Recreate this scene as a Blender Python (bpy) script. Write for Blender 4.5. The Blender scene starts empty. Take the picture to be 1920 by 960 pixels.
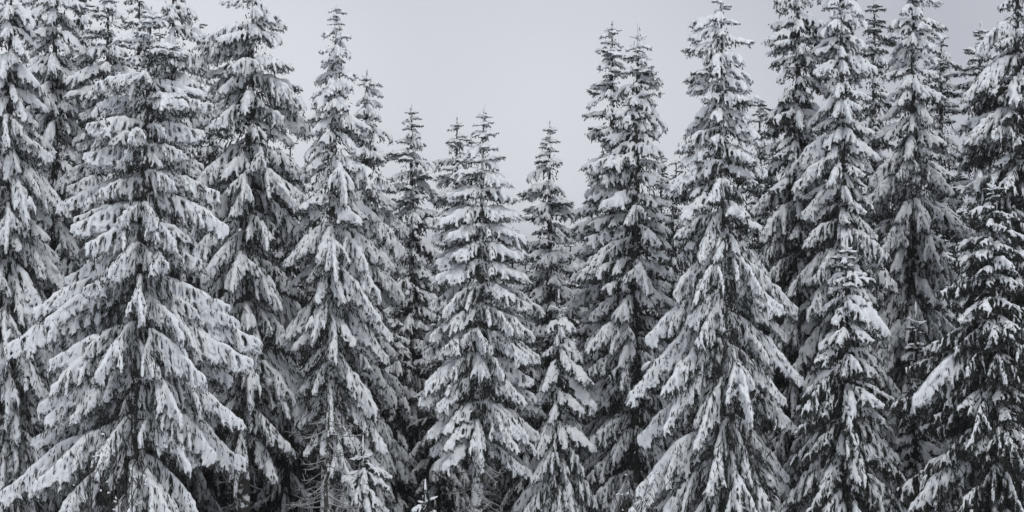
import bpy, math, random
import numpy as np
from mathutils import Vector, Matrix, Euler

# ------------------------------------------------------------------ camera, sky, sun, exposure
scene = bpy.context.scene
COL = scene.collection
CAM_Z = 6.5
K = 0.3 / 960.0                      # metres per photo pixel per metre of distance

cam_data = bpy.data.cameras.new("camera")
cam_data.lens = 60.0
cam_data.sensor_width = 36.0
cam_data.clip_end = 5000.0
cam = bpy.data.objects.new("camera", cam_data)
COL.objects.link(cam)
cam.location = (0, 0, CAM_Z)
cam.rotation_euler = (math.radians(90), 0, 0)
scene.camera = cam

SUN_EL, SUN_AZ = 50.0, 162.0         # degrees; azimuth clockwise from +Y, so the sun stands behind the camera, to its right
world = bpy.data.worlds.new("World")
scene.world = world
world.use_nodes = True
wn, wl = world.node_tree.nodes, world.node_tree.links
wn.clear()
w_out = wn.new("ShaderNodeOutputWorld")
w_bg = wn.new("ShaderNodeBackground")
w_sky = wn.new("ShaderNodeTexSky")
w_sky.sky_type = 'NISHITA'
w_sky.sun_disc = False
w_sky.sun_elevation = math.radians(SUN_EL)
w_sky.sun_rotation = math.radians(SUN_AZ)
w_sky.air_density = 1.0
w_sky.dust_density = 3.0
w_hsv = wn.new("ShaderNodeHueSaturation")
w_hsv.inputs["Saturation"].default_value = 0.10
wl.new(w_sky.outputs[0], w_hsv.inputs["Color"])
# an even layer of thin cloud over that sky: soft, very large, low-contrast patches
w_tc = wn.new("ShaderNodeTexCoord")
w_no = wn.new("ShaderNodeTexNoise")
w_no.inputs["Scale"].default_value = 1.5
w_no.inputs["Detail"].default_value = 3.0
w_no.inputs["Roughness"].default_value = 0.45
w_map = wn.new("ShaderNodeMapping")
w_map.inputs["Location"].default_value = (2.2, 4.4, 1.0)
wl.new(w_tc.outputs["Generated"], w_map.inputs["Vector"])
wl.new(w_map.outputs["Vector"], w_no.inputs["Vector"])
w_cr = wn.new("ShaderNodeValToRGB")
w_cr.color_ramp.elements[0].position = 0.32
w_cr.color_ramp.elements[0].color = (3.35, 3.50, 3.98, 1)
w_cr.color_ramp.elements[1].position = 0.68
w_cr.color_ramp.elements[1].color = (6.30, 6.52, 6.90, 1)
wl.new(w_no.outputs["Fac"], w_cr.inputs["Fac"])
w_mix = wn.new("ShaderNodeMixRGB")
w_mix.inputs["Fac"].default_value = 0.85
wl.new(w_hsv.outputs["Color"], w_mix.inputs["Color1"])
w_sep = wn.new("ShaderNodeSeparateXYZ")
wl.new(w_tc.outputs["Generated"], w_sep.inputs[0])
w_gr = wn.new("ShaderNodeMapRange")
w_gr.inputs["From Min"].default_value = 0.0
w_gr.inputs["From Max"].default_value = 0.45
w_gr.inputs["To Min"].default_value = 1.10
w_gr.inputs["To Max"].default_value = 0.78
wl.new(w_sep.outputs["Z"], w_gr.inputs["Value"])
w_mul = wn.new("ShaderNodeMixRGB")
w_mul.blend_type = 'MULTIPLY'
w_mul.inputs["Fac"].default_value = 1.0
wl.new(w_cr.outputs["Color"], w_mul.inputs["Color1"])
wl.new(w_gr.outputs["Result"], w_mul.inputs["Color2"])
wl.new(w_mul.outputs["Color"], w_mix.inputs["Color2"])
wl.new(w_mix.outputs["Color"], w_bg.inputs["Color"])
w_bg.inputs["Strength"].default_value = 0.141
wl.new(w_bg.outputs[0], w_out.inputs["Surface"])

sun_data = bpy.data.lights.new("sun", 'SUN')
sun_data.energy = 1.2
sun_data.angle = math.radians(25)
sun_data.color = (1.0, 0.995, 0.985)
sun = bpy.data.objects.new("sun", sun_data)
COL.objects.link(sun)
_e, _a = math.radians(SUN_EL), math.radians(SUN_AZ)
to_sun = Vector((math.sin(_a) * math.cos(_e), math.cos(_a) * math.cos(_e), math.sin(_e)))
sun.rotation_euler = to_sun.to_track_quat('Z', 'Y').to_euler()
sun.location = to_sun * 60

scene.cycles.max_bounces = 8
scene.cycles.diffuse_bounces = 3
scene.cycles.use_adaptive_sampling = True
scene.cycles.adaptive_threshold = 0.015

vs = scene.view_settings
vs.view_transform = 'Standard'
vs.look = 'None'
vs.exposure = 0.0
vs.gamma = 1.0
vs.use_curve_mapping = False

# ------------------------------------------------------------------ helpers
rng = np.random.default_rng(7)
random.seed(7)


def ground_z(x, d):
    """Height of the snowy ground: a clearing that falls from the camera to the wood and levels out behind it."""
    base = float(np.interp(d, [-60, 0, 42, 60, 80, 4000], [7.0, 4.85, -0.4, -5.2, -6.5, -30.0]))
    return base + 0.10 * math.sin(x * 0.41 + 1.0) * math.sin(d * 0.37) + 0.05 * math.sin(x * 1.3) * math.cos(d * 1.1)


def px2w(px, py, d):
    return Vector(((px - 960) * K * d, d, CAM_Z + (480 - py) * K * d))


def tag(o, label, cat=None, group=None, kind=None):
    o["label"] = label
    if cat:
        o["category"] = cat
    if group:
        o["group"] = group
    if kind:
        o["kind"] = kind
    return o


def unit(v):
    return v / np.maximum(np.linalg.norm(v, axis=-1, keepdims=True), 1e-9)


def chains(pts, rad, sides=5, off=0):
    """Closed tapered tubes. pts (B,n,3), rad (B,n) -> verts (N,3), list of faces."""
    B, n, _ = pts.shape
    tan = np.empty_like(pts)
    tan[:, 1:-1] = pts[:, 2:] - pts[:, :-2]
    tan[:, 0] = pts[:, 1] - pts[:, 0]
    tan[:, -1] = pts[:, -1] - pts[:, -2]
    tan = unit(tan)
    mean = unit(tan.mean(axis=1))
    ref = np.where(np.abs(mean[:, 2:3]) < 0.75, np.array([[0, 0, 1.0]]), np.array([[0.31, 0.95, 0.0]]))
    u = unit(np.cross(tan, ref[:, None, :]))
    v = np.cross(tan, u)
    ang = np.arange(sides) * 2 * np.pi / sides
    ring = (pts[:, :, None, :] + rad[:, :, None, None] * (np.cos(ang)[None, None, :, None] * u[:, :, None, :]
            + np.sin(ang)[None, None, :, None] * v[:, :, None, :]))
    verts = ring.reshape(-1, 3)
    b = np.arange(B)[:, None, None] * n * sides + off
    i = np.arange(n - 1)[None, :, None] * sides
    k = np.arange(sides)[None, None, :]
    k2 = (k + 1) % sides
    q = np.stack([b + i + k, b + i + sides + k, b + i + sides + k2, b + i + k2], axis=-1).reshape(-1, 4)
    faces = q.tolist()
    c0 = (np.arange(B)[:, None] * n * sides + off + np.arange(sides)[None, :])
    c1 = (np.arange(B)[:, None] * n * sides + off + (n - 1) * sides + np.arange(sides)[None, ::-1])
    faces += c0.tolist() + c1.tolist()
    return verts, faces


def blades(base, d, length, width):
    """Slim leaf-shaped sprays of needles, slightly folded: 4 verts, 2 triangles each."""
    N = len(base)
    r = rng.normal(size=(N, 3))
    side = unit(np.cross(d, r))
    nrm = np.cross(d, side)
    mid = base + d * (length * rng.uniform(0.3, 0.55, N))[:, None] + nrm * (width * 0.35)[:, None]
    a = mid + side * (width * 0.5)[:, None]
    b = mid - side * (width * 0.5)[:, None] - nrm * (width * 0.5)[:, None]
    tip = base + d * length[:, None]
    v = np.stack([base, a, tip, b], axis=1).reshape(-1, 3)
    i = np.arange(N)[:, None] * 4
    f = np.concatenate([i + np.array([[0, 1, 2]]), i + np.array([[0, 2, 3]])], axis=1).reshape(-1, 3)
    return v, f


def mesh_np(name, v, faces, mats, smooth=True):
    m = bpy.data.meshes.new(name)
    if isinstance(faces, np.ndarray):
        m.vertices.add(len(v))
        m.vertices.foreach_set("co", np.ascontiguousarray(v, dtype=np.float32).ravel())
        k = faces.shape[1]
        m.loops.add(faces.size)
        m.loops.foreach_set("vertex_index", faces.astype(np.int32).ravel())
        m.polygons.add(len(faces))
        m.polygons.foreach_set("loop_start", np.arange(0, faces.size, k, dtype=np.int32))
        m.update(calc_edges=True)
    else:
        m.from_pydata(np.asarray(v).tolist(), [], faces)
    for mt in mats:
        m.materials.append(mt)
    m.polygons.foreach_set("use_smooth", np.full(len(m.polygons), smooth))
    return m


# ------------------------------------------------------------------ materials
def new_mat(name):
    m = bpy.data.materials.new(name)
    m.use_nodes = True
    n, l = m.node_tree.nodes, m.node_tree.links
    b = n["Principled BSDF"]
    return m, n, l, b


def noise(n, l, scale, detail=3.0, rough=0.55, coord="Object"):
    tc = n.new("ShaderNodeTexCoord")
    t = n.new("ShaderNodeTexNoise")
    t.inputs["Scale"].default_value = scale
    t.inputs["Detail"].default_value = detail
    t.inputs["Roughness"].default_value = rough
    l.new(tc.outputs[coord], t.inputs["Vector"])
    return t


def ramp(n, l, src, p0, c0, p1, c1):
    r = n.new("ShaderNodeValToRGB")
    r.color_ramp.elements[0].position = p0
    r.color_ramp.elements[0].color = c0
    r.color_ramp.elements[1].position = p1
    r.color_ramp.elements[1].color = c1
    l.new(src, r.inputs["Fac"])
    return r


def bump(n, l, b, src, strength, dist):
    bp = n.new("ShaderNodeBump")
    bp.inputs["Strength"].default_value = strength
    bp.inputs["Distance"].default_value = dist
    l.new(src, bp.inputs["Height"])
    l.new(bp.outputs["Normal"], b.inputs["Normal"])


def snow_mat(name, scale, dark, light, twig=0.0):
    """Snow; twig > 0 lets specks of dark needles poke through."""
    m, n, l, b = new_mat(name)
    t = noise(n, l, scale, 4.0, 0.65)
    r = ramp(n, l, t.outputs["Fac"], 0.30, dark, 0.62, light)
    col = r.outputs["Color"]
    if twig:
        t2 = noise(n, l, 17.0, 3.0, 0.6)
        k = ramp(n, l, t2.outputs["Fac"], 0.5 + (0.24 - twig), (0, 0, 0, 1), 0.5 + (0.30 - twig), (1, 1, 1, 1))
        mx = n.new("ShaderNodeMixRGB")
        l.new(k.outputs["Color"], mx.inputs["Fac"])
        l.new(col, mx.inputs["Color1"])
        mx.inputs["Color2"].default_value = (0.045, 0.05, 0.045, 1)
        col = mx.outputs["Color"]
    l.new(col, b.inputs["Base Color"])
    b.inputs["Roughness"].default_value = 0.65
    b.inputs["Specular IOR Level"].default_value = 0.25
    bump(n, l, b, t.outputs["Fac"], 0.55, 0.03)
    return m


def needle_mat(name, frost):
    """Dark spruce needles with frost caught on some of the sprays."""
    m, n, l, b = new_mat(name)
    t = noise(n, l, 14.0, 3.0, 0.7)
    g = ramp(n, l, t.outputs["Fac"], 0.3, (0.012, 0.015, 0.013, 1), 0.7, (0.034, 0.040, 0.034, 1))
    t2 = noise(n, l, 9.0, 4.0, 0.75)
    c = 0.5 + (0.5 - frost) * 0.42
    k = ramp(n, l, t2.outputs["Fac"], c - 0.05, (0, 0, 0, 1), c + 0.07, (1, 1, 1, 1))
    mx = n.new("ShaderNodeMixRGB")
    l.new(k.outputs["Color"], mx.inputs["Fac"])
    l.new(g.outputs["Color"], mx.inputs["Color1"])
    mx.inputs["Color2"].default_value = (0.62, 0.645, 0.67, 1)
    l.new(mx.outputs["Color"], b.inputs["Base Color"])
    b.inputs["Roughness"].default_value = 0.75
    b.inputs["Specular IOR Level"].default_value = 0.2
    return m


def bark_mat(name, rime):
    m, n, l, b = new_mat(name)
    t = noise(n, l, 22.0, 4.0, 0.7)
    g = ramp(n, l, t.outputs["Fac"], 0.3, (0.016, 0.015, 0.014, 1), 0.7, (0.06, 0.056, 0.05, 1))
    t2 = noise(n, l, 4.5, 4.0, 0.7)
    c = 0.5 + (0.5 - rime) * 0.42
    k = ramp(n, l, t2.outputs["Fac"], c - 0.03, (0, 0, 0, 1), c + 0.04, (1, 1, 1, 1))
    mx = n.new("ShaderNodeMixRGB")
    l.new(k.outputs["Color"], mx.inputs["Fac"])
    l.new(g.outputs["Color"], mx.inputs["Color1"])
    mx.inputs["Color2"].default_value = (0.70, 0.72, 0.75, 1)
    l.new(mx.outputs["Color"], b.inputs["Base Color"])
    b.inputs["Roughness"].default_value = 0.85
    bump(n, l, b, t.outputs["Fac"], 0.7, 0.02)
    return m


SNOW_D, SNOW_L = (0.62, 0.645, 0.675, 1), (0.79, 0.815, 0.845, 1)
M_SNOW = {"laden": snow_mat("bough_snow_deep", 6.0, (0.66, 0.68, 0.71, 1), SNOW_L, 0.02), "heavy": snow_mat("bough_snow", 7.0, SNOW_D, SNOW_L, 0.02),
          "medium": snow_mat("bough_snow_thin", 7.0, SNOW_D, SNOW_L, 0.05),
          "light": snow_mat("bough_snow_patchy", 7.0, SNOW_D, SNOW_L, 0.07)}


def ground_mat():
    """Snow in the clearing; needle litter with thin patches of snow under the close-standing trees."""
    m, n, l, b = new_mat("ground_snow")
    t = noise(n, l, 1.5, 4.0, 0.6)
    r = ramp(n, l, t.outputs["Fac"], 0.3, (0.66, 0.68, 0.71, 1), 0.65, (0.8, 0.815, 0.84, 1))
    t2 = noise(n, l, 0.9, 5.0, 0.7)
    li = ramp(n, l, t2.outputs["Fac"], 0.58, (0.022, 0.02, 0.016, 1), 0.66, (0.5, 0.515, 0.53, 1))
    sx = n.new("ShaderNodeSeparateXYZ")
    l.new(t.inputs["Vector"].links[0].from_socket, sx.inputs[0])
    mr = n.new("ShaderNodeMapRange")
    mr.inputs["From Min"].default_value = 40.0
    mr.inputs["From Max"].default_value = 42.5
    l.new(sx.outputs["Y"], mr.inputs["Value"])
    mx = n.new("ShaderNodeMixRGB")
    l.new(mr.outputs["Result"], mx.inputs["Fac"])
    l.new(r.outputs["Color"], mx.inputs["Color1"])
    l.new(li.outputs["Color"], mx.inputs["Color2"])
    l.new(mx.outputs["Color"], b.inputs["Base Color"])
    b.inputs["Roughness"].default_value = 0.7
    bump(n, l, b, t.outputs["Fac"], 0.5, 0.05)
    return m


M_GROUND = ground_mat()
M_NEEDLE = {"laden": needle_mat("needles_laden", 0.27), "heavy": needle_mat("needles_frosted", 0.27),
            "medium": needle_mat("needles_dusted", 0.22),
            "light": needle_mat("needles_dark", 0.20)}
M_INNER = needle_mat("needles_inner", 0.10)  # almost unfrosted, so the gaps inside and under boughs read as shade
M_BARK = bark_mat("spruce_bark", 0.32)
M_RIME = bark_mat("rimed_bark", 0.52)
M_TWIG = bark_mat("shrub_twig", 0.12)


def dead_mat():
    """Dead grey twigs with a line of snow lying along their upper sides."""
    m, n, l, b = new_mat("dead_twig")
    t = noise(n, l, 30.0, 3.0, 0.6)
    g = n.new("ShaderNodeNewGeometry")
    sx = n.new("ShaderNodeSeparateXYZ")
    l.new(g.outputs["Normal"], sx.inputs[0])
    ad = n.new("ShaderNodeMath")
    ad.operation = 'MULTIPLY_ADD'
    l.new(t.outputs["Fac"], ad.inputs[0])
    ad.inputs[1].default_value = 1.3
    l.new(sx.outputs["Z"], ad.inputs[2])
    k = ramp(n, l, ad.outputs[0], 0.62, (0.05, 0.047, 0.043, 1), 0.95, (0.42, 0.43, 0.445, 1))
    l.new(k.outputs["Color"], b.inputs["Base Color"])
    b.inputs["Roughness"].default_value = 0.8
    return m


M_DEAD = dead_mat()


# ------------------------------------------------------------------ the boughs: a library of meshes shared by all the trees
SLOPES = {"up": (34, 4), "flat": (12, -24), "mid": (0, -44), "steep": (-22, -60)}
STYLE = {  # ridge radius, finger radius, finger cover, finger chance, twig chance, lump chance
    "laden": dict(ridge=0.076, fing=0.046, cover=1.0, p=0.98, ps=0.6, lump=0.10),
    "heavy": dict(ridge=0.060, fing=0.041, cover=1.0, p=1.0, ps=0.85, lump=0.03),
    "medium": dict(ridge=0.056, fing=0.037, cover=0.92, p=0.92, ps=0.64, lump=0.03),
    "light": dict(ridge=0.042, fing=0.026, cover=0.75, p=0.66, ps=0.46, lump=0.0)}


def bough_axis(L, slope, n=24):
    a0, a1 = SLOPES[slope]
    s = np.linspace(0, 1, n)
    a = np.radians(a0 + (a1 - a0) * np.minimum(1, s * 1.25) ** 0.8 + 16 * np.clip(s - 0.82, 0, 1) / 0.18 * (1 if L > 0.8 else 0.4))
    a = a + np.radians(rng.normal(0, 4)) * s
    yaw = np.cumsum(rng.normal(0, 0.035, n))
    step = L / (n - 1)
    dx = np.cos(a) * np.cos(yaw) * step
    dy = np.cos(a) * np.sin(yaw) * step
    dz = np.sin(a) * step
    p = np.stack([np.cumsum(dx), np.cumsum(dy), np.cumsum(dz)], axis=1)
    return p - p[0]


def along(P, u):
    n = len(P) - 1
    f = np.clip(u, 0, 1) * n
    i = np.minimum(f.astype(int), n - 1)
    w = (f - i)[:, None]
    return P[i] * (1 - w) + P[i + 1] * w, unit(P[i + 1] - P[i])


def make_bough(L, slope, style, seed):
    """Needle mesh data and snow source data of one bough that starts at the origin and reaches out along +X."""
    global rng
    rng = np.random.default_rng(seed)
    st = STYLE[style]
    P = bough_axis(L, slope)
    small = L < 1.0
    big = min(1.0, L / 1.6)
    # --- side limbs that make the bough fan out, then the branchlets along every limb
    axes = [P]
    for q_ in range(int(rng.integers(1, 4)) if L > 1.3 else int(rng.integers(0, 3)) if L > 0.8 else 0):
        u0 = rng.uniform(0.12, 0.62)
        c0, t0 = along(P, np.array([u0]))
        l2 = L * (1 - u0) * rng.uniform(0.38, 0.62) + 0.12
        yw = math.atan2(t0[0, 1], t0[0, 0]) + (1 if q_ % 2 else -1) * math.radians(rng.uniform(24, 52))
        sl0 = math.asin(max(-1, min(1, t0[0, 2]))) - math.radians(rng.uniform(2, 12))
        nn = 12
        aa = sl0 - math.radians(rng.uniform(8, 26)) * np.linspace(0, 1, nn) ** 0.8
        stp = l2 / (nn - 1)
        yy = yw + np.cumsum(rng.normal(0, 0.04, nn))
        pp_ = np.cumsum(np.stack([np.cos(aa) * np.cos(yy), np.cos(aa) * np.sin(yy), np.sin(aa)], axis=1) * stp, axis=0)
        axes.append(pp_ - pp_[0] + c0[0])
    us, sgs, bs_, ts_, lns = [], [], [], [], []
    for ai, A in enumerate(axes):
        La = float(np.linalg.norm(np.diff(A, axis=0), axis=1).sum())
        n = max(5, int(La / (0.056 + {"laden": 0.070, "heavy": 0.050, "medium": 0.050, "light": 0.046}[style] * big)))
        u = np.linspace(0.05 if ai == 0 else 0.12, 0.985, n) + rng.normal(0, 0.3 / n, n)
        u = np.clip(np.repeat(u, 2) + rng.normal(0, 0.2 / n, 2 * n), 0.02, 0.99)
        b_, t_ = along(A, u)
        wmax = (0.27 + 0.17 * La if not small else 0.10 + 0.32 * La) * (1.0 if ai == 0 else 0.85)
        f = np.minimum(1, 0.45 + u * 2.0) * (1 - u) ** 0.5 + 0.14
        lns.append(wmax * f * rng.uniform(0.66, 1.15, 2 * n) * np.interp(u, np.linspace(0, 1, 7), rng.uniform(0.65, 1.25, 7)))
        us.append(u)
        sgs.append(np.tile([1.0, -1.0], n))
        bs_.append(b_)
        ts_.append(t_)
    u, sgn, base, tan, ln = (np.concatenate(q_) for q_ in (us, sgs, bs_, ts_, lns))
    B = len(u)
    lat = np.stack([-tan[:, 1], tan[:, 0], np.zeros(B)], axis=1)
    lat = unit(lat) * sgn[:, None]
    spread = rng.uniform(0.38, 0.78, B)[:, None]
    d0 = unit(tan * (0.55 + 0.6 * u[:, None]) + lat * spread + np.array([[0, 0, 0.10]]))
    m = 7
    grav = (0.15 if slope == "up" else 0.55 if small else 1.9) * rng.uniform(0.8, 1.15, B)[:, None]
    fp = np.empty((B, m, 3))
    fp[:, 0] = base
    d = d0.copy()
    down = np.array([[0, 0, -1.0]])
    fd = np.empty((B, m, 3))
    fd[:, 0] = d
    for j in range(1, m):
        d = unit(d + down * grav * (0.75 if j < 4 else 0.35) + tan * 0.10 * big + rng.normal(0, 0.045, (B, 3)))
        fp[:, j] = fp[:, j - 1] + d * (ln / (m - 1))[:, None]
        fd[:, j] = d
    # --- side twigs on the branchlets
    ns = np.maximum(3, (ln / 0.050).astype(int))
    idx = np.repeat(np.arange(B), ns)
    S = len(idx)
    t = 1.0 - 0.75 * rng.uniform(0.0, 1.0, S) ** 1.5
    q = t * (m - 1)
    qi = np.minimum(q.astype(int), m - 2)
    w = (q - qi)[:, None]
    sb = fp[idx, qi] * (1 - w) + fp[idx, qi + 1] * w
    sd = fd[idx, np.minimum(qi + 1, m - 1)]
    ta = tan[idx]
    sl = unit(ta - (ta * sd).sum(axis=1, keepdims=True) * sd + rng.normal(0, 0.25, (S, 3))) * rng.choice([-1.0, 1.0], S)[:, None]
    sdir = unit(sd * 1.0 + sl * rng.uniform(0.2, 0.75, S)[:, None] + lat[idx] * 0.15 + down * (0.15 if not small else 0.05))
    slen = (0.06 + 0.12 * big) * rng.uniform(0.55, 1.3, S) * (1.1 - 0.45 * t)
    sp = np.stack([sb, sb + sdir * (slen * 0.5)[:, None] + down * 0.004, sb + sdir * slen[:, None] + down * (0.02 * big)], axis=1)

    # --- needles: blades round every branchlet and twig, hanging below the snow
    cnt = 5 if L > 1.2 else 6
    i2 = np.repeat(np.arange(S), cnt)
    tt = rng.uniform(0.0, 1.0, len(i2))[:, None]
    nb = sp[i2, 0] * (1 - tt) + sp[i2, 2] * tt
    nd = unit(sdir[i2] * 0.9 + rng.normal(0, 0.42, (len(i2), 3)) + down * (0.35 if not small else 0.12))
    nk = {"laden": 0.72, "heavy": 0.72, "medium": 0.9, "light": 1.05}[style]
    nl = nk * (0.03 + 0.075 * big) * rng.uniform(0.6, 1.3, len(i2))
    nw = rng.uniform(0.009, 0.018, len(i2))
    i3 = np.repeat(np.arange(B), 10 if L > 1.2 else 8)
    t3 = rng.uniform(0.0, 1.0, len(i3)) * (m - 1)
    j3 = np.minimum(t3.astype(int), m - 2)
    w3 = (t3 - j3)[:, None]
    nb3 = fp[i3, j3] * (1 - w3) + fp[i3, j3 + 1] * w3
    nd3 = unit(fd[i3, j3 + 1] + rng.normal(0, 0.45, (len(i3), 3)) + down * (0.55 if not small else 0.15))
    nl3 = nk * (0.03 + 0.11 * big) * rng.uniform(0.6, 1.4, len(i3))
    nw3 = rng.uniform(0.010, 0.020, len(i3))
    # dark, snow-free sprays added under the limbs, standing in for the shade there
    ub, ud, ul = [], [], []
    for A in axes:
        La = float(np.linalg.norm(np.diff(A, axis=0), axis=1).sum())
        nn = int(La * (95 if L > 1.2 else 60))
        uu = rng.uniform(0.0, 0.96, nn)
        b_, t_ = along(A, uu)
        ub.append(b_ + rng.normal(0, 0.05 * big, (nn, 3)))
        ud.append(unit(t_ * 0.35 + np.array([[0, 0, -1.0]]) + rng.normal(0, 0.28, (nn, 3))))
        ul.append((0.08 + {"laden": 0.24, "heavy": 0.24, "medium": 0.32, "light": 0.40}[style] * big * (1 - uu) ** 0.6 * min(1, La / 1.2)) * rng.uniform(0.45, 1.15, nn))
    ub, ud, ul = np.concatenate(ub), np.concatenate(ud), np.concatenate(ul)
    dv, df = blades(ub, ud, ul, rng.uniform(0.014, 0.030, len(ub)))
    nv, nf = blades(np.concatenate([nb, nb3]), np.concatenate([nd, nd3]), np.concatenate([nl, nl3]), np.concatenate([nw, nw3]))
    # --- the wood itself
    v, faces, off0 = [nv, dv], nf.tolist() + (df + len(nv)).tolist(), len(nv) + len(dv)
    for A in axes:
        wr = np.linspace(0.010 + 0.012 * L if A is P else 0.012, 0.006, len(A))[None, :]
        wv, wf = chains(A[None], wr, 5, off0)
        v.append(wv)
        faces += wf
        off0 += len(wv)
    needle_data = (np.concatenate(v), faces, len(nf), len(nf) + len(df))

    # --- snow: thick ridge along the axis, fingers down the branchlets, small caps on the twigs, lumps
    sv, sf, off = [], [], 0

    def add(p, r, sides=6):
        nonlocal off
        a, b = chains(p, r, sides, off)
        sv.append(a)
        sf.extend(b)
        off += len(a)
    sc = 0.74 + 0.26 * big
    for A in axes:
        rn = len(A)
        kx = np.arange(0, rn + 2, 2)
        lum = np.interp(np.arange(rn), kx, rng.uniform(0.5, 1.35, len(kx)))
        rr = st["ridge"] * sc * lum * np.interp(np.linspace(0, 1, rn), [0, 0.1, 0.75, 1], [0.5, 1, 0.85, 0.45])
        if A is not P:
            rr = rr * 0.8
        if slope == "steep":
            rr = rr * 0.82
        Pr = A + np.array([[0, 0, 1.0]]) * (rr * 0.5)[:, None] + rng.normal(0, 0.012, (rn, 3))
        if style in ("light", "medium"):           # snow has slid off in places: separate stretches of ridge
            a = 0
            while a < rn - 2:
                e = min(rn, a + int(rng.integers(4, 10 if style == "light" else 16)))
                if e - a >= 3:
                    add(Pr[None, a:e], (rr[a:e] * np.sin(np.linspace(0.5, 2.64, e - a)))[None])
                a = e + int(rng.integers(0, 4 if style == "light" else 2))
        else:
            add(Pr[None], rr[None])
    sheltered = np.where(np.arange(B) < len(us[0]), np.clip(0.42 + u / 0.34, 0, 1), 1.0) if L > 0.8 else np.ones(B)
    keep = rng.random(B) < st["p"] * sheltered
    cov = np.clip(st["cover"] * rng.uniform(0.7, 1.2, B), 0.2, 1.0)
    tq = np.linspace(0, 1, 7)
    fr = np.empty((B, 7))
    pp = np.empty((B, 7, 3))
    for j in range(7):
        qq = cov * tq[j] * (m - 1)
        ii = np.minimum(qq.astype(int), m - 2)
        ww = (qq - ii)[:, None]
        pp[:, j] = fp[np.arange(B), ii] * (1 - ww) + fp[np.arange(B), ii + 1] * ww
        fr[:, j] = st["fing"] * sc * (1.12 - 0.5 * tq[j]) * rng.uniform(0.72, 1.3, B)
    fr = np.minimum(fr, (0.02 + 0.11 * ln)[:, None])
    outw = lat * 0.5 + np.array([[0, 0, 0.8]])
    pp = pp + (outw * 0.018)[:, None, :]
    add(pp[keep], fr[keep], 6)
    ks = (rng.random(S) < (st["ps"] if L > 0.6 else min(1.0, st["ps"] + 0.3))) & (t < cov[idx] + 0.05) & keep[idx]
    if ks.any():
        r3 = np.stack([np.full(S, 0.026), rng.uniform(0.020, 0.030, S), np.full(S, 0.015)], axis=1) * sc
        add(sp[ks] + np.array([[0, 0, 0.012]]), r3[ks], 5)
    nl_ = rng.binomial(max(2, int(L * 5)), st["lump"])
    for _ in range(nl_):                       # dollops lying on the ridge
        c, tg = along(P, rng.uniform(0.15, 0.9, 1))
        c = c[0] + np.array([rng.normal(0, 0.02), rng.normal(0, 0.10 * big), rng.uniform(0.0, 0.05)])
        R = rng.uniform(0.05, 0.09) * sc
        tgn = (tg[0] + np.array([0, rng.normal(0, 0.3), 0])) * R * rng.uniform(1.8, 3.4)
        ss = np.array([-0.95, -0.55, 0, 0.55, 0.95])
        add((c[None] + ss[:, None] * tgn[None])[None], (R * np.array([0.35, 0.8, 1.0, 0.8, 0.35]))[None], 8)
    snow_data = (np.concatenate(sv), sf)
    return needle_data, snow_data, P


LIB = {}
CLASSES = [(0.28, ("up",)), (0.5, ("up", "flat")), (0.95, ("up", "flat", "mid")), (1.5, ("flat", "mid", "steep")),
           (2.15, ("flat", "mid", "steep")), (2.9, ("flat", "mid", "steep"))]
VARIANTS = 2
_pending = []
_seed = 100
for _style in ("laden", "heavy", "medium", "light"):
    for _L, _sl in CLASSES:
        for _s in _sl:
            for _v in range(VARIANTS):
                _seed += 1
                nd, sd, P = make_bough(_L, _s, _style, _seed)
                nm = mesh_np("bough_needles", nd[0], nd[1], [M_NEEDLE[_style], M_BARK, M_INNER], False)
                mi = np.zeros(len(nm.polygons), dtype=np.int32)
                mi[nd[2]:nd[3]] = 2
                mi[nd[3]:] = 1
                nm.polygons.foreach_set("material_index", mi)
                sm = mesh_np("bough_snow_source", sd[0], sd[1], [M_SNOW[_style]])
                ob = bpy.data.objects.new("bough_snow_source", sm)
                COL.objects.link(ob)
                md = ob.modifiers.new("remesh", 'REMESH')
                md.mode = 'VOXEL'
                md.voxel_size = 0.017 if _L < 0.6 else 0.019 if _L < 1.2 else 0.021 if _L < 2 else 0.024
                md.use_smooth_shade = True
                sm_ = ob.modifiers.new("smooth", 'SMOOTH')
                sm_.factor = 0.5
                sm_.iterations = 1
                tip = P[-1]
                _pending.append((_style, _L, _s, nm, ob, float(math.hypot(tip[0], tip[1])), float(tip[2])))
bpy.context.view_layer.update()
_dg = bpy.context.evaluated_depsgraph_get()
for _style, _L, _s, nm, ob, reach, drop in _pending:
    sm = bpy.data.meshes.new_from_object(ob.evaluated_get(_dg))
    sm.name = "bough_snow"
    LIB.setdefault(_style, []).append(dict(L=_L, slope=_s, needles=nm, snow=sm, reach=reach, drop=drop,
                                           ang=math.degrees(math.atan2(drop, reach))))
for _p in _pending:
    src = _p[4].data
    bpy.data.objects.remove(_p[4])
    bpy.data.meshes.remove(src)
TRI = (sum(sum(len(m.polygons) * (2 if m is d["snow"] else 1) for m in (d["needles"], d["snow"])) for s in LIB.values() for d in s))


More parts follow.
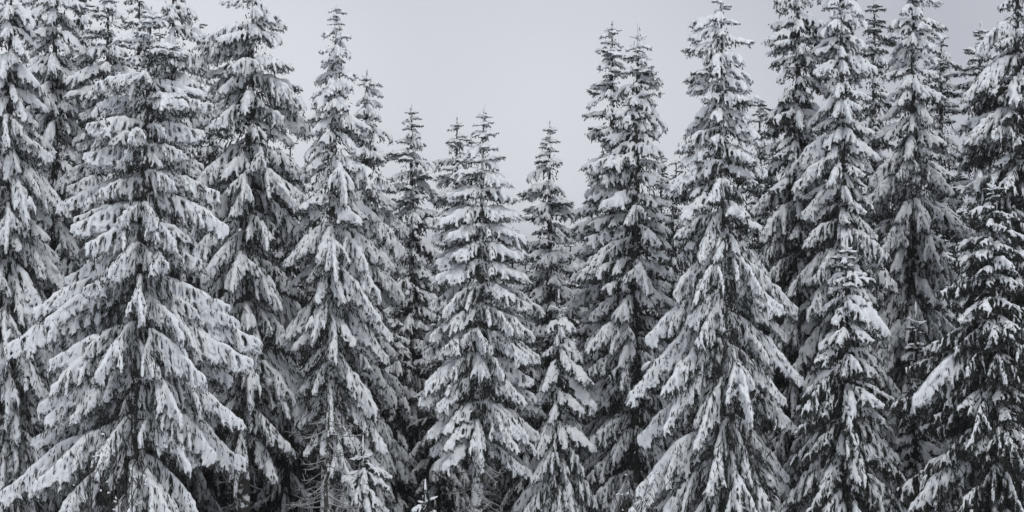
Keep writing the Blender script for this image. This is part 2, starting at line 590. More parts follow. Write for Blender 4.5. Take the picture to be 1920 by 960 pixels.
def joined(d):
    """Needles and snow of one library bough as one mesh, for trees farther back."""
    if "joined" not in d:
        a, b = d["needles"], d["snow"]
        va = np.empty(len(a.vertices) * 3, np.float32)
        a.vertices.foreach_get("co", va)
        vb = np.empty(len(b.vertices) * 3, np.float32)
        b.vertices.foreach_get("co", vb)
        na, nb = len(a.vertices), len(b.vertices)
        v = np.concatenate([va, vb])
        loops, starts, mats, smooth = [], [], [], []
        o = 0
        for mm, off, mo in ((a, 0, 0), (b, na, 3)):
            li = np.empty(len(mm.loops), np.int32)
            mm.loops.foreach_get("vertex_index", li)
            ls = np.empty(len(mm.polygons), np.int32)
            mm.polygons.foreach_get("loop_start", ls)
            mi = np.empty(len(mm.polygons), np.int32)
            mm.polygons.foreach_get("material_index", mi)
            loops.append(li + off)
            starts.append(ls + o)
            mats.append(mi + mo)
            smooth.append(np.full(len(mm.polygons), mo == 3))
            o += len(li)
        m = bpy.data.meshes.new("bough")
        m.vertices.add(na + nb)
        m.vertices.foreach_set("co", v)
        m.loops.add(o)
        m.loops.foreach_set("vertex_index", np.concatenate(loops))
        m.polygons.add(len(a.polygons) + len(b.polygons))
        m.polygons.foreach_set("loop_start", np.concatenate(starts))
        for mt in (a.materials[0], a.materials[1], a.materials[2], b.materials[0]):
            m.materials.append(mt)
        m.update(calc_edges=True)
        m.polygons.foreach_set("material_index", np.concatenate(mats))
        m.polygons.foreach_set("use_smooth", np.concatenate(smooth))
        d["joined"] = m
    return d["joined"]


# ------------------------------------------------------------------ ground
def build_ground():
    xs = np.concatenate([[-1500, -400, -120, -60], np.linspace(-40, 40, 81), [60, 120, 400, 1500]])
    ys = np.concatenate([[-60, -20], np.linspace(-6, 74, 81), [78, 90, 120, 200, 500, 1500, 4000]])
    v = [(x, y, ground_z(x, y) + (0.0 if y < 60 else 0.0)) for y in ys for x in xs]
    nx = len(xs)
    f = [(j * nx + i, j * nx + i + 1, (j + 1) * nx + i + 1, (j + 1) * nx + i) for j in range(len(ys) - 1) for i in range(nx - 1)]
    o = bpy.data.objects.new("snowy_ground", mesh_np("snowy_ground", np.array(v), f, [M_GROUND]))
    COL.objects.link(o)
    tag(o, "deep snow on the falling ground under the spruces", kind="structure")


build_ground()


# ------------------------------------------------------------------ trees
def link(name, data, parent):
    o = bpy.data.objects.new(name, data)
    COL.objects.link(o)
    o.parent = parent
    return o


def make_trunk(name, base, apex, r0, mat, n=18, wob=0.03, sides=8, tipr=0.012):
    t = np.linspace(0, 1, n)
    b, a = np.array(base), np.array(apex)
    p = b + (a - b) * t[:, None]
    p[1:-1, 0] += np.cumsum(np.random.default_rng(int(abs(base[0]) * 100 + 3)).normal(0, wob * 0.4, n - 2)) * np.sin(np.pi * t[1:-1])
    r = tipr + (r0 - tipr) * (1 - t) ** 0.9
    v, f = chains(p[None], r[None], sides)
    return mesh_np(name, v, f, [mat]), p


def inner_mesh(h, prof, r):
    """Dark needle sprays added close round the trunk to give the crown a shaded core."""
    global rng
    rng = np.random.default_rng(int(h * 1000))
    N = int(1500 + 420 * h)
    z = h * (1 - np.sqrt(rng.uniform(0.0, 1.0, N)) * 0.97)
    R = np.array([prof(zz) for zz in z]) * rng.uniform(0.06, 0.46, N)
    az = rng.uniform(0, 2 * np.pi, N)
    out = np.stack([np.cos(az), np.sin(az), np.zeros(N)], axis=1)
    base = out * R[:, None] + np.array([0, 0, 1.0]) * z[:, None]
    base[:, 2] -= 0.25 * R
    d = unit(out * rng.uniform(0.1, 0.8, N)[:, None] + np.array([[0, 0, -1.0]]) + rng.normal(0, 0.3, (N, 3)))
    return blades(base, d, rng.uniform(0.14, 0.36, N) * np.clip(R * 1.6, 0.25, 1), rng.uniform(0.018, 0.045, N))


def pick(style, reach, ang):
    best, bs = None, 1e9
    for d in LIB[style]:
        s = reach / d["reach"]
        c = abs(math.log(s)) * 2.2 + abs(d["ang"] - ang) / 22.0 + random.random() * 0.35
        if c < bs:
            best, bs = d, c
    return best


COUNT = [0]


def put_bough(root, style, loc, az, reach, ang, split, roll=0.0):
    d = pick(style, reach, ang)
    s = min(1.5, max(0.55, reach / max(0.05, d["reach"])))
    pitch = max(-16.0, min(16.0, ang - d["ang"]))
    o = link("bough", d["needles"] if split else joined(d), root)
    o.location = loc
    o.rotation_mode = 'QUATERNION'
    o.rotation_quaternion = (Matrix.Rotation(az, 3, 'Z') @ Matrix.Rotation(-math.radians(pitch), 3, 'Y')
                             @ Matrix.Rotation(roll, 3, 'X')).to_quaternion()
    o.scale = (s, s * random.choice((-1, 1)) * random.uniform(0.88, 1.12), s * random.uniform(0.9, 1.1))
    COUNT[0] += 1
    if split:
        link("snow", d["snow"], o)["kind"] = "stuff"
    return o


def dead_branch_mesh(seed, L=0.9):
    """A bare dead branch: sags, turns up at the end, a few crooked twigs."""
    r = np.random.default_rng(seed)
    n = 10
    t_ = np.linspace(0, 1, n)
    a = np.radians(-12 - 22 * np.sin(t_ * 2.4) + 42 * t_ ** 2)
    yaw = np.cumsum(r.normal(0, 0.10, n))
    P_ = np.cumsum(np.stack([np.cos(a) * np.cos(yaw), np.cos(a) * np.sin(yaw), np.sin(a)], axis=1) * (L / n), axis=0)
    P_ -= P_[0]
    v, f = chains(P_[None], np.linspace(0.018, 0.007, n)[None], 5)
    m_ = int(r.integers(5, 9))
    tp_, tr_ = [], []
    for q_ in range(m_):
        c, tg = along(P_, r.uniform(0.25, 0.95, 1))
        yw = math.atan2(tg[0, 1], tg[0, 0]) + r.choice([-1, 1]) * r.uniform(0.4, 1.0)
        ln_ = L * r.uniform(0.14, 0.34)
        dd = np.array([math.cos(yw), math.sin(yw), r.uniform(-0.35, 0.35)])
        st_ = np.linspace(0, 1, 4)[:, None]
        tp_.append(c[0] + dd * ln_ * st_ + np.array([0, 0, 1]) * (st_ ** 2) * r.normal(0, 0.06) + r.normal(0, 0.006, (4, 3)))
        tr_.append(np.linspace(0.009, 0.005, 4))
    v2, f2 = chains(np.array(tp_), np.array(tr_), 4, len(v))
    return mesh_np("dead_branch", np.concatenate([v, v2]), f + f2, [M_DEAD])


DEAD = [dead_branch_mesh(500 + i) for i in range(6)]


def leader_mesh(hh, side=0.21):
    """A bare top shoot with a cross of snow-coated side shoots."""
    r = np.random.default_rng(int(random.random() * 1e6))
    ps, rs = [], []

    def rod(a, b, r0, r1):
        t_ = np.linspace(0, 1, 5)[:, None]
        a, b = np.array(a), np.array(b)
        p = a + (b - a) * t_
        p[1:4] += r.normal(0, 0.008, (3, 3))
        ps.append(p)
        rs.append(np.interp(np.linspace(0, 1, 5), [0, 0.8, 1], [r0, 0.5 * (r0 + r1), r1 * 0.6]) * r.uniform(0.85, 1.2, 5))
    rod((0, 0, -0.2), (r.normal(0, 0.015), 0, hh), 0.030, 0.016)
    a0 = r.uniform(-0.25, 0.25)
    for i in range(5):
        az = a0 + i * math.pi / 2 + r.normal(0, 0.15)
        ln_ = side * r.uniform(0.8, 1.25)
        zz = r.uniform(-0.02, 0.05)
        rod((0, 0, zz), (ln_ * math.cos(az), ln_ * math.sin(az), zz + r.uniform(0.0, 0.10)), 0.026, 0.022)
    v, f = chains(np.array(ps), np.array(rs), 6)
    return mesh_np("leader", v, f, [M_SNOW["heavy"]])


def spruce(label, apex, base_x, depth, prof, style="heavy", slope=(6, -34), split=False, spacing=1.0, per=6.4, heroes=(),
           leader=True, group=None, name="spruce_tree", trunk_r=None, low=None, mix=None, seed=None, inner=True, phase=None,
           cross=False, clear=0.0, bark=None, laden=0.06, dead=None, tidy=1.0, comb=0.0):
    """apex (px, py), prof [(py, half width to the left, to the right)] in photo pixels at distance `depth`."""
    random.seed(seed if seed is not None else int(apex[0] * 7 + depth * 13))
    top = px2w(apex[0], apex[1], depth)
    bx = (base_x - 960) * K * depth
    gz = ground_z(bx, depth)
    base = Vector((bx, depth, gz - 0.15))
    root = bpy.data.objects.new(name, None)
    COL.objects.link(root)
    root.location = base
    root.empty_display_size = 0.3
    tag(root, label, "tree", group)
    h = top.z - base.z
    k = K * depth
    zs = [h - (p[0] - apex[1]) * k for p in prof][::-1]
    Ls = [p[1] * k for p in prof][::-1]
    Rs = [p[2] * k for p in prof][::-1]

    wob = (random.uniform(0, 6.28), random.uniform(0, 6.28))

    def pL(z):
        return float(np.interp(z, zs, Ls))

    def pR(z):
        return float(np.interp(z, zs, Rs))

    def rad(z, az):
        c = math.cos(az)
        l, r = pL(z), pR(z)
        w_ = 1.0 + (1 - comb) * 0.11 * math.sin(2.6 * z + 2 * az + wob[0]) + (1 - comb) * 0.10 * math.sin(5.3 * z - 3 * az + wob[1])
        if math.sin(az) < -0.6:
            w_ *= 0.9
        return w_ * (0.5 * (l + r) + 0.5 * (r - l) * (abs(c) ** 0.7) * (1 if c > 0 else -1))
    tr = trunk_r or 0.035 + 0.0125 * h
    tm, tp = make_trunk("trunk", (0, 0, -0.2), (top.x - base.x, 0, h), tr, bark or M_BARK)
    link("trunk", tm, root)

    def tx(z):
        return float(np.interp(z, tp[:, 2], tp[:, 0])), float(np.interp(z, tp[:, 2], tp[:, 1]))
    zlow = 0.35 if low is None else h - (low - apex[1]) * k
    if inner:
        iv, if_ = inner_mesh(h, lambda z: 0.5 * (pL(z) + pR(z)) if z > zlow else 0.05, tr)
        iv[:, 0] += np.interp(iv[:, 2], tp[:, 2], tp[:, 0])
        link("inner_shade_fill", mesh_np("inner_shade_fill", iv, if_, [M_INNER], False), root)  # added sprays that darken the inside of the crown
    # leader: bare top shoot with a cross of side shoots
    z = h - 0.10
    if cross:
        link("leader", leader_mesh(0.50), root).location = (*tx(h - 0.42), h - 0.42)
        z = h - 0.62
    elif leader:
        link("leader", leader_mesh(0.30, 0.12), root).location = (*tx(h - 0.24), h - 0.24)
        for i in range(4):
            put_bough(root, style, (*tx(h - 0.26), h - 0.26), i * math.pi / 2 + random.uniform(-0.3, 0.3), random.uniform(0.12, 0.2), 14, False)
        z = h - 0.42
    ph = random.uniform(0, 6.28) if phase is None else phase
    while z > zlow:
        f = min(1.0, (h - z) / (0.8 * h))
        Rm = 0.5 * (pL(z) + pR(z))
        nb = per * min(1.0, 0.62 + 0.30 * Rm)
        nb = int(nb + random.random())
        ph += 2.399 * 0.5 + random.uniform(-0.2, 0.2)
        for i in range(nb):
            az = ph + i * 2 * math.pi / nb + random.uniform(-0.22, 0.22)
            a = slope[0] + (slope[1] - slope[0]) * f ** 0.7 + random.uniform(-11, 11) * (1 - 0.6 * comb)
            if comb and Rm > 0.35 and random.random() < comb:       # even whorls: pairs of boughs to either side, few straight ahead
                az = math.radians((-16, 196, 22, 158, -42, 222, 90, -88)[i % 8]) + random.uniform(-0.12, 0.12)
            if comb and i % 8 == 7 and random.random() < 0.6:
                continue
            r0 = rad(z, az)
            zt = z + r0 * math.tan(math.radians(a))
            r = rad(zt, az) * random.uniform(0.68 + 0.22 * comb, 1.10)
            if random.random() < 0.12 * (1 - comb):
                r *= 0.6
            r = max(r, 0.13)
            if clear and math.sin(az) < -0.62 and random.random() < clear:
                continue
            if math.sin(az) > 0.55 and random.random() < 0.45:      # the side away from the clearing is shaded and sparser
                continue
            st = style
            if mix and random.random() < mix[1]:
                st = mix[0]
            if r < 0.55:                    # small top boughs: uneven, many with a thick cap of snow
                a += random.uniform(-22, 12)
                r *= random.uniform(0.75, 1.3)
                if random.random() < {"heavy": 0.5, "medium": 0.3, "light": 0.12}[style]:
                    st = "laden"
            if random.random() < laden and r > 0.6 and math.sin(az) < 0.5:
                st = "laden"
            zz = z + random.uniform(-0.22, 0.22) * min(1.0, 0.35 + Rm) * tidy
            put_bough(root, st, (*tx(zz), zz), az, r, a, split, random.uniform(-0.12, 0.12))
        z -= (0.175 + 0.21 * Rm) * spacing * random.uniform(0.75, 1.25)
    if dead:                                # bare dead branches on the lower trunk, from photo row dead[0] to dead[1]
        zd = h - (dead[0] - apex[1]) * k
        while zd > h - (dead[1] - apex[1]) * k:
            az = random.uniform(0, 2 * math.pi)
            o = link("dead_branch", random.choice(DEAD), root)
            o.location = (*tx(zd), zd)
            o.rotation_euler = (random.uniform(-0.3, 0.3), random.uniform(-0.15, 0.25), az)
            sc_ = random.uniform(0.6, 1.25) * dead[2]
            o.scale = (sc_, sc_, sc_)
            zd -= random.uniform(0.04, 0.13)
    for hb in heroes:                       # (attach x, attach y, tip x, tip y, degrees turned toward the camera, style)
        ax, ay, hx, hy, tw = hb[:5]
        za = h - (ay - apex[1]) * k
        dx = (hx - ax) * k
        dz = -(hy - ay) * k
        reach = abs(dx) / max(0.2, math.cos(math.radians(tw)))
        az = -math.radians(tw) if dx > 0 else math.pi + math.radians(tw)
        o = put_bough(root, hb[5] if len(hb) > 5 else style, ((ax - base_x) * k, 0, za), az, reach, math.degrees(math.atan2(dz, reach)), split)
    return root


T = spruce
# ---- left side, behind the big front tree
T("spruce cut by the photo's left edge, boughs hanging in narrow snowy tiers", (22, -90), 10, 39, [(-90, 6, 6), (0, 45, 50), (150, 90, 75), (350, 110, 108), (600, 130, 115), (960, 160, 120)], "heavy", (-8, -52), True)
T("tall spruce running out of the top behind the leftmost one", (105, -120), 100, 42.5, [(-120, 6, 6), (0, 60, 60), (150, 70, 80), (400, 100, 90), (960, 120, 110)], "heavy", (-5, -45), per=5.2)
T("spruce with its tip cut off, close behind the broad front tree's left shoulder", (203, -38), 205, 42, [(-38, 5, 5), (50, 50, 50), (150, 78, 75), (300, 100, 90), (960, 130, 130)], "heavy", (2, -30), per=5.2)
T("spruce behind the broad front tree's right shoulder, tip out of frame", (325, -70), 330, 44, [(-70, 5, 5), (30, 60, 58), (150, 80, 70), (400, 100, 95), (960, 120, 120)], "heavy", (0, -36), per=5.2)
# ---- the broad front tree
T("broad front spruce at left with the widest heavily snow-laden lower boughs", (284, 12), 245, 36.5,
  [(12, 4, 4), (60, 48, 40), (130, 95, 85), (200, 120, 105), (290, 135, 115), (380, 140, 130), (460, 150, 145), (540, 160, 165), (620, 200, 205), (700, 150, 200), (780, 170, 190), (860, 200, 190), (960, 240, 200)],
  "heavy", (14, -32), True, spacing=1.12, per=7.4, comb=0.5, tidy=0.6,
  heroes=[(235, 545, 25, 640, 10), (262, 560, 478, 655, 8), (262, 600, 462, 668, 20), (262, 690, 452, 776, 15, "laden"), (245, 640, 140, 710, 50, "laden"), (215, 690, 165, 770, 60, "laden"), (250, 790, 8, 925, 12), (255, 800, 215, 930, 62, "laden"), (262, 830, 290, 940, 60, "laden"), (240, 860, 120, 970, 40), (265, 770, 370, 850, 30), (246, 880, 250, 985, 75), (240, 740, 222, 850, 70), (262, 520, 300, 585, 75), (258, 640, 305, 690, 70)])
# ---- tall tree right of it
T("tall spruce with its tip cut off, dark bare trunk showing near the bottom", (478, -62), 452, 40,
  [(-62, 4, 4), (0, 42, 42), (60, 84, 58), (130, 125, 95), (200, 128, 108), (290, 110, 130), (390, 118, 138), (500, 120, 140), (620, 110, 138), (740, 90, 134), (850, 70, 124), (960, 60, 80)],
  "heavy", (0, -46), True, low=835, dead=(690, 1000, 0.7), mix=("medium", 0.3), heroes=[(480, 175, 575, 190, 20, "medium"), (480, 325, 605, 405, 20), (480, 60, 352, 110, 10)])
# ---- pointed tree against the sky with its narrower companion
T("pointed spruce with knobbly snow-capped tip standing against the sky", (632, 10), 612, 39.5,
  [(10, 4, 4), (40, 14, 14), (75, 30, 26), (120, 38, 34), (170, 62, 48), (210, 68, 62), (290, 66, 80), (350, 70, 105), (430, 74, 132), (520, 78, 142), (620, 74, 142), (720, 66, 136), (820, 44, 128), (960, 40, 110)],
  "heavy", (4, -50), True, low=850, dead=(740, 1010, 0.9), leader=False, spacing=0.95, clear=0.35, bark=M_RIME)
T("narrow spruce tucked behind the pointed one's right side", (688, 132), 690, 42.5,
  [(132, 4, 4), (165, 16, 18), (200, 28, 30), (260, 40, 42), (330, 48, 52), (420, 60, 70), (560, 70, 70), (960, 80, 80)], "heavy", (-2, -46), per=6.6)
# ---- the small trees in the gap
T("small far spruce with a thin tip, first in the sky gap from the left", (772, 196), 775, 47,
  [(196, 3, 3), (235, 18, 16), (260, 30, 24), (300, 42, 40), (360, 52, 52), (440, 60, 58), (560, 64, 64), (960, 80, 80)], "heavy", (12, -30), mix=("medium", 0.4), spacing=0.9, per=5.8)
T("small far spruce just left of the centre tree's tip", (857, 220), 858, 48,
  [(220, 3, 3), (250, 18, 18), (285, 34, 30), (330, 42, 40), (420, 50, 48), (560, 60, 60), (960, 80, 80)], "heavy", (12, -28), mix=("medium", 0.35), spacing=0.9, per=5.8)
T("half-hidden far spruce close behind the centre tree's tip", (884, 252), 886, 49,
  [(252, 3, 3), (290, 22, 22), (340, 36, 36), (440, 48, 48), (960, 70, 70)], "medium", (10, -28), per=5.2)
T("centre spruce with regular arched boughs like a comb and rimed trunk", (908, 200), 893, 39.5,
  [(200, 3, 3), (240, 16, 16), (270, 26, 22), (310, 40, 38), (360, 66, 56), (410, 88, 68), (470, 96, 84), (540, 102, 98), (620, 108, 104), (700, 106, 104), (780, 100, 108), (860, 84, 96), (960, 80, 90)],
  "heavy", (14, -34), True, low=850, dead=(820, 1010, 1.1), spacing=1.12, per=8.0, phase=0.0, bark=M_RIME, tidy=0.25, comb=1.0, laden=0.0)
T("dark slender far spruce alone against the sky right of centre", (1031, 228), 1032, 46.5,
  [(228, 3, 3), (262, 16, 14), (300, 30, 26), (330, 42, 34), (380, 44, 46), (440, 50, 54), (500, 58, 62), (960, 80, 80)], "heavy", (10, -24), mix=("medium", 0.5), spacing=0.9, per=5.8)
# ---- twin tops right of the gap
T("left one of two close tall spruces with knobbly tip against the sky", (1148, 40), 1150, 43,
  [(40, 4, 4), (70, 16, 18), (110, 30, 26), (160, 40, 36), (200, 48, 40), (300, 52, 50), (420, 70, 60), (960, 100, 90)], "medium", (8, -24), mix=("heavy", 0.4), spacing=0.95)
T("right one of two close tall spruces, bare cross-shaped leader on top", (1197, 42), 1190, 40.5,
  [(42, 3, 3), (70, 16, 18), (110, 22, 26), (150, 30, 34), (200, 42, 42), (250, 60, 52), (300, 95, 54), (345, 120, 56), (400, 100, 58), (460, 108, 66), (540, 108, 84), (640, 106, 95), (760, 112, 100), (960, 118, 105)],
  "medium", (8, -32), True, mix=("heavy", 0.55), spacing=0.95, cross=True, comb=0.35, tidy=0.6)
# ---- the big right-of-centre tree
T("big spruce with long boughs sweeping steeply down, snow plastered along its trunk", (1352, 2), 1372, 37.5,
  [(2, 6, 6), (30, 40, 20), (75, 60, 50), (120, 66, 66), (180, 78, 62), (240, 72, 66), (300, 84, 78), (380, 116, 84), (460, 128, 104), (560, 140, 135), (680, 150, 150), (800, 175, 160), (960, 195, 160)],
  "medium", (8, -44), True, mix=("heavy", 0.5), leader=False, spacing=1.05, per=6.6, clear=0.35, bark=M_RIME,
  heroes=[(1355, 590, 1190, 740, 15, "heavy"), (1365, 640, 1240, 790, 35, "heavy"), (1370, 780, 1170, 930, 15, "heavy"), (1352, 395, 1310, 470, 60, "heavy"), (1365, 60, 1312, 120, 10)])
T("small far spruce peeking between the big sweeping tree and the double one", (1425, 182), 1425, 47, [(182, 3, 3), (215, 18, 18), (260, 34, 34), (340, 48, 48), (960, 80, 80)], "light", (12, -22), mix=("medium", 0.4), per=5.2)
# ---- the tall double tree
T("tall spruce with tip cut off, left stem of the lumpy snow-clotted pair", (1497, -110), 1500, 41,
  [(-110, 5, 5), (0, 42, 45), (80, 62, 60), (160, 60, 60), (280, 66, 70), (420, 76, 95), (560, 95, 100), (760, 110, 105), (960, 115, 105)], "medium", (0, -44), True, mix=("light", 0.35), spacing=0.95)
T("tall spruce with tip cut off, right stem of the lumpy snow-clotted pair", (1578, -60), 1582, 39.8,
  [(-60, 5, 5), (0, 36, 32), (60, 50, 48), (140, 56, 58), (220, 60, 62), (320, 76, 70), (440, 90, 88), (560, 95, 100), (760, 105, 110), (960, 110, 115)], "heavy", (0, -46), True, mix=("medium", 0.5), spacing=0.95)
T("slender spruce against the sky directly right of the lumpy pair", (1640, -4), 1640, 46,
  [(-4, 3, 3), (30, 22, 20), (70, 32, 30), (110, 34, 36), (180, 36, 38), (300, 46, 46), (960, 70, 70)], "light", (8, -24), mix=("medium", 0.4), spacing=0.9)
T("full spruce with rounded snowy tiers between the slender one and the photo's right edge", (1712, -42), 1714, 42,
  [(-42, 4, 4), (0, 36, 34), (40, 44, 52), (100, 52, 50), (180, 62, 72), (260, 66, 86), (360, 92, 98), (460, 104, 104), (600, 112, 112), (960, 120, 120)], "medium", (-4, -44), mix=("heavy", 0.5), spacing=0.95)
T("far spruce whose tip shows over the full spruce's right flank", (1765, 55), 1765, 47, [(55, 3, 3), (90, 18, 16), (150, 36, 36), (240, 46, 48), (400, 56, 56), (960, 80, 80)], "medium", (10, -22), mix=("light", 0.4), per=5.4)
T("thin far spruce against the sky near the photo's right edge", (1838, 44), 1838, 46, [(44, 3, 3), (75, 18, 14), (120, 28, 26), (200, 36, 36), (330, 46, 46), (960, 70, 70)], "medium", (10, -20), mix=("light", 0.3), per=6.6)
T("dark tall spruce cut by the photo's right edge with thick snow cushions", (1908, -110), 1912, 38.5,
  [(-110, 5, 5), (0, 34, 40), (60, 60, 60), (120, 92, 80), (200, 92, 90), (320, 96, 100), (460, 100, 110), (700, 110, 120), (960, 120, 130)], "light", (2, -34), True, mix=("medium", 0.35), spacing=0.95, laden=0.04, heroes=[(1905, 40, 1822, 92, 15, "laden"), (1905, 105, 1818, 165, 15, "laden"), (1905, 205, 1815, 250, 20, "laden"), (1905, 150, 1880, 190, 70, "laden")])
# ---- front row, lower trees
T("young spruce in front with bare cross-shaped leader, right of the centre tree", (1048, 548), 1050, 40.0,
  [(548, 3, 3), (585, 22, 22), (625, 40, 40), (680, 56, 54), (740, 70, 64), (820, 78, 68), (890, 86, 72), (960, 90, 76)], "medium", (-8, -54), True, spacing=0.95, cross=True, mix=("heavy", 0.6))
T("medium spruce standing in front of the lumpy pair, tip among their boughs", (1588, 452), 1588, 37.0,
  [(452, 4, 4), (490, 30, 30), (540, 46, 52), (600, 70, 66), (660, 84, 76), (740, 92, 80), (820, 100, 92), (900, 104, 100), (960, 106, 104)], "medium", (2, -44), True, mix=("light", 0.25), spacing=0.9, laden=0.0, heroes=[(1595, 560, 1655, 612, 45, "heavy")])
T("dark thin-twigged front spruce at the photo's right edge, little snow on it", (1862, 335), 1868, 36,
  [(335, 4, 4), (380, 34, 34), (440, 58, 54), (520, 84, 70), (600, 112, 80), (680, 150, 90), (760, 165, 90), (860, 168, 90), (960, 168, 95)], "light", (10, -32), True, spacing=0.85, per=6.8, laden=0.0, mix=("medium", 0.15),
  heroes=[(1850, 640, 1700, 745, 20, "heavy"), (1885, 720, 1812, 760, 30, "heavy"), (1862, 560, 1790, 600, 20, "medium")])
T("little sapling spruce with spiky forked leader beside the dark front spruce", (1718, 572), 1722, 38.6,
  [(572, 3, 3), (625, 10, 10), (650, 20, 20), (700, 30, 30), (780, 36, 36), (880, 40, 40), (960, 44, 44)], "light", (10, -30), True, spacing=0.85, cross=True)
T("small young spruce before the pointed tree's bare lower stems, cross-shaped leader", (681, 822), 682, 38.9,
  [(822, 2, 2), (864, 22, 22), (890, 34, 40), (930, 46, 60), (960, 50, 62)], "medium", (-4, -44), True, spacing=0.8, cross=True)
T("tiny sapling tip poking up at the bottom edge near the centre", (801, 905), 801, 36,
  [(905, 2, 2), (938, 18, 18), (960, 24, 24), (1010, 40, 40)], "heavy", (12, -12), True, spacing=0.8, cross=True)
# ---- shaded trees of the wood behind
random.seed(99)
for bx, by, dd in [(40, 120, 52), (160, 140, 54), (270, 120, 53), (400, 130, 55), (70, -60, 50), (155, -70, 50), (262, -60, 49), (300, 60, 51), (375, 45, 51), (62, 60, 44), (150, 110, 45), (395, 180, 45), (545, 260, 44), (1262, 330, 44.5), (1448, 290, 44), (1655, 330, 44.5), (1765, 420, 43.5), (1470, 470, 42.5), (400, 260, 47), (470, 480, 46), (525, 300, 47), (590, 520, 46), (740, 560, 46), (820, 560, 45.5), (985, 560, 46), (1000, 520, 50), (1280, 420, 47), (1440, 330, 46), (1650, 300, 48), (1790, 430, 45), (540, 330, 52), (600, 420, 56), (700, 440, 53), (745, 480, 57), (815, 470, 54), (950, 505, 54),
                   (985, 470, 58), (962, 425, 52), (1008, 450, 50), (1070, 450, 53), (1120, 380, 56), (1240, 290, 50), (1268, 300, 48), (1310, 300, 56), (1420, 300, 54), (1540, 220, 53), (1620, 230, 57), (1690, 240, 54), (1800, 290, 53), (1880, 240, 56)]:
    w = 75 * 40 / dd
    spruce("shaded spruce of the wood, seen only in gaps between the front trees", (bx, by), bx + random.uniform(-10, 10), dd,
           [(by, 4, 4), (by + 120, w * 0.6, w * 0.6), (by + 300, w, w), (1000, w * 1.2, w * 1.2)], "medium", (0, -38), spacing=1.5, per=5.0,
           group="shaded spruces inside the wood", mix=("light", 0.4), leader=False)
# ------------------------------------------------------------------ dead spruce and bare shrubs
def dead_spruce(label, apex, base_x, depth):
    random.seed(31)
    top = px2w(apex[0], apex[1], depth)
    bx = (base_x - 960) * K * depth
    gz = ground_z(bx, depth) - 0.15
    root = bpy.data.objects.new("dead_spruce", None)
    COL.objects.link(root)
    root.location = (bx, depth, gz)
    tag(root, label, "tree")
    h = top.z - gz
    tm, tp = make_trunk("trunk", (0, 0, -0.1), (top.x - bx, 0, h), 0.075, M_BARK, tipr=0.012)
    link("trunk", tm, root)
    z, az = h - 0.15, 0.3
    while z > 0.4:
        az += random.uniform(1.6, 3.4)
        o = link("dead_branch", random.choice(DEAD), root)
        o.location = (float(np.interp(z, tp[:, 2], tp[:, 0])), 0, z)
        o.rotation_euler = (random.uniform(-0.3, 0.3), random.uniform(-0.25, 0.2), az)
        sc_ = random.uniform(0.55, 1.2)
        o.scale = (sc_, sc_, sc_)
        z -= random.uniform(0.05, 0.12)


dead_spruce("dead bare young spruce with frosted curved branches left of the small snowy sapling", (618, 758), 611, 37.6)


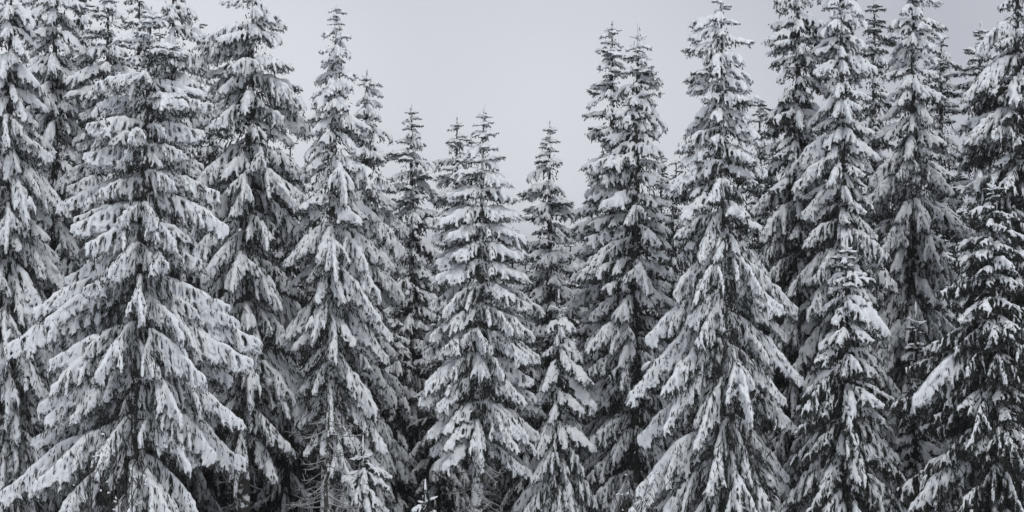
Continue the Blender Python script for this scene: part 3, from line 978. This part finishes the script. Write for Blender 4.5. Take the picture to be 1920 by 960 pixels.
def bare_shrub(label, px, depth, stems, seed):
    """stems: (top x, top y) in photo pixels; each stem is a branching twig of its own."""
    r = np.random.default_rng(seed)
    bx = (px - 960) * K * depth
    gz = ground_z(bx, depth) - 0.05
    root = bpy.data.objects.new("bare_shrub", None)
    COL.objects.link(root)
    root.location = (bx, depth, gz)
    tag(root, label, "shrub", "bare shrubs before the wood")
    for (sx_, sy_) in stems:
        top = px2w(sx_, sy_, depth)
        n = 14
        t_ = np.linspace(0, 1, n)[:, None]
        b = np.array([r.normal(0, 0.10), r.normal(0, 0.10), 0.0])
        e = np.array([top.x - bx, r.normal(0, 0.25), top.z - gz])
        P_ = b + (e - b) * np.concatenate([t_ ** 1.5, t_ ** 1.5, t_], axis=1) + np.cumsum(r.normal(0, 0.008, (n, 3)), axis=0)
        v, f = chains(P_[None], np.linspace(0.013, 0.005, n)[None], 5)
        tp_, tr_ = [], []
        for _ in range(int(r.integers(5, 10))):
            c, tg = along(P_, r.uniform(0.35, 0.97, 1))
            az = r.uniform(0, 6.28)
            ln_ = r.uniform(0.15, 0.5)
            dd = unit(np.array([0.55 * math.cos(az), 0.55 * math.sin(az), 0.8]))
            s_ = np.linspace(0, 1, 5)[:, None]
            tp_.append(c[0] + dd * ln_ * s_ + np.cumsum(r.normal(0, 0.010, (5, 3)), axis=0) * (s_ > 0))
            tr_.append(np.linspace(0.006, 0.0035, 5))
        v2, f2 = chains(np.array(tp_), np.array(tr_), 4, len(v))
        st_ = link("stem", mesh_np("stem", np.concatenate([v, v2]), f + f2, [M_TWIG]), root)
        cp, cr = [], []
        for q_ in range(int(r.integers(1, 4))):
            pt = tp_[int(r.integers(0, len(tp_)))][-1]
            w_ = np.linspace(-1, 1, 5)[:, None]
            dv_ = unit(r.normal(0, 1, 3) * np.array([1, 1, 0.4])) * r.uniform(0.02, 0.05)
            cp.append(pt + dv_ * w_)
            cr.append(np.array([0.3, 0.8, 1, 0.8, 0.3]) * r.uniform(0.010, 0.022))
        v3, f3 = chains(np.array(cp), np.array(cr), 6)
        link("snow", mesh_np("shrub_snow", v3, f3, [M_SNOW["laden"]]), st_)["kind"] = "stuff"


bare_shrub("bare twiggy shrub with small snow tufts at the bottom left corner, single tall stem", 158, 30.5, [(157, 790), (140, 850), (185, 830)], 3)
bare_shrub("bare shrub of many dark fanned stems below the broad front spruce", 225, 30, [(172, 880), (205, 845), (228, 830), (245, 850), (262, 870), (282, 860), (240, 880), (215, 900)], 4)
bare_shrub("bare low shrub with snow-tipped twigs under the big sweeping spruce", 1185, 31, [(1150, 900), (1178, 885), (1205, 905), (1225, 890), (1262, 895), (1245, 925), (1165, 930)], 5)

# ------------------------------------------------------------------ the air: faint haze added to lift the darks and pale the far trees
HAZE = 0.0005
if HAZE:
    hv = [(x, y, z) for z in (-40, 22) for (x, y) in ((-1600, -70), (1600, -70), (1600, 4100), (-1600, 4100))]
    hf = [(3, 2, 1, 0), (4, 5, 6, 7), (0, 1, 5, 4), (1, 2, 6, 5), (2, 3, 7, 6), (3, 0, 4, 7)]
    hm = bpy.data.materials.new("haze")
    hm.use_nodes = True
    hn = hm.node_tree.nodes
    hn.clear()
    ho = hn.new("ShaderNodeOutputMaterial")
    pv = hn.new("ShaderNodeVolumePrincipled")
    pv.inputs["Color"].default_value = (0.93, 0.95, 0.98, 1)
    pv.inputs["Density"].default_value = HAZE
    pv.inputs["Anisotropy"].default_value = 0.2
    hm.node_tree.links.new(pv.outputs[0], ho.inputs["Volume"])
    hz = bpy.data.objects.new("haze", mesh_np("haze", np.array(hv, dtype=float), hf, [hm], False))
    COL.objects.link(hz)
    tag(hz, "faint pale haze added to the air to lift the dark tones", kind="stuff")

print("STAT boughs", COUNT[0], "objects", len(bpy.data.objects), "libtris", TRI)
print("STAT", sorted((len(o.children) for o in bpy.data.objects if o.parent is None), reverse=True)[:12])
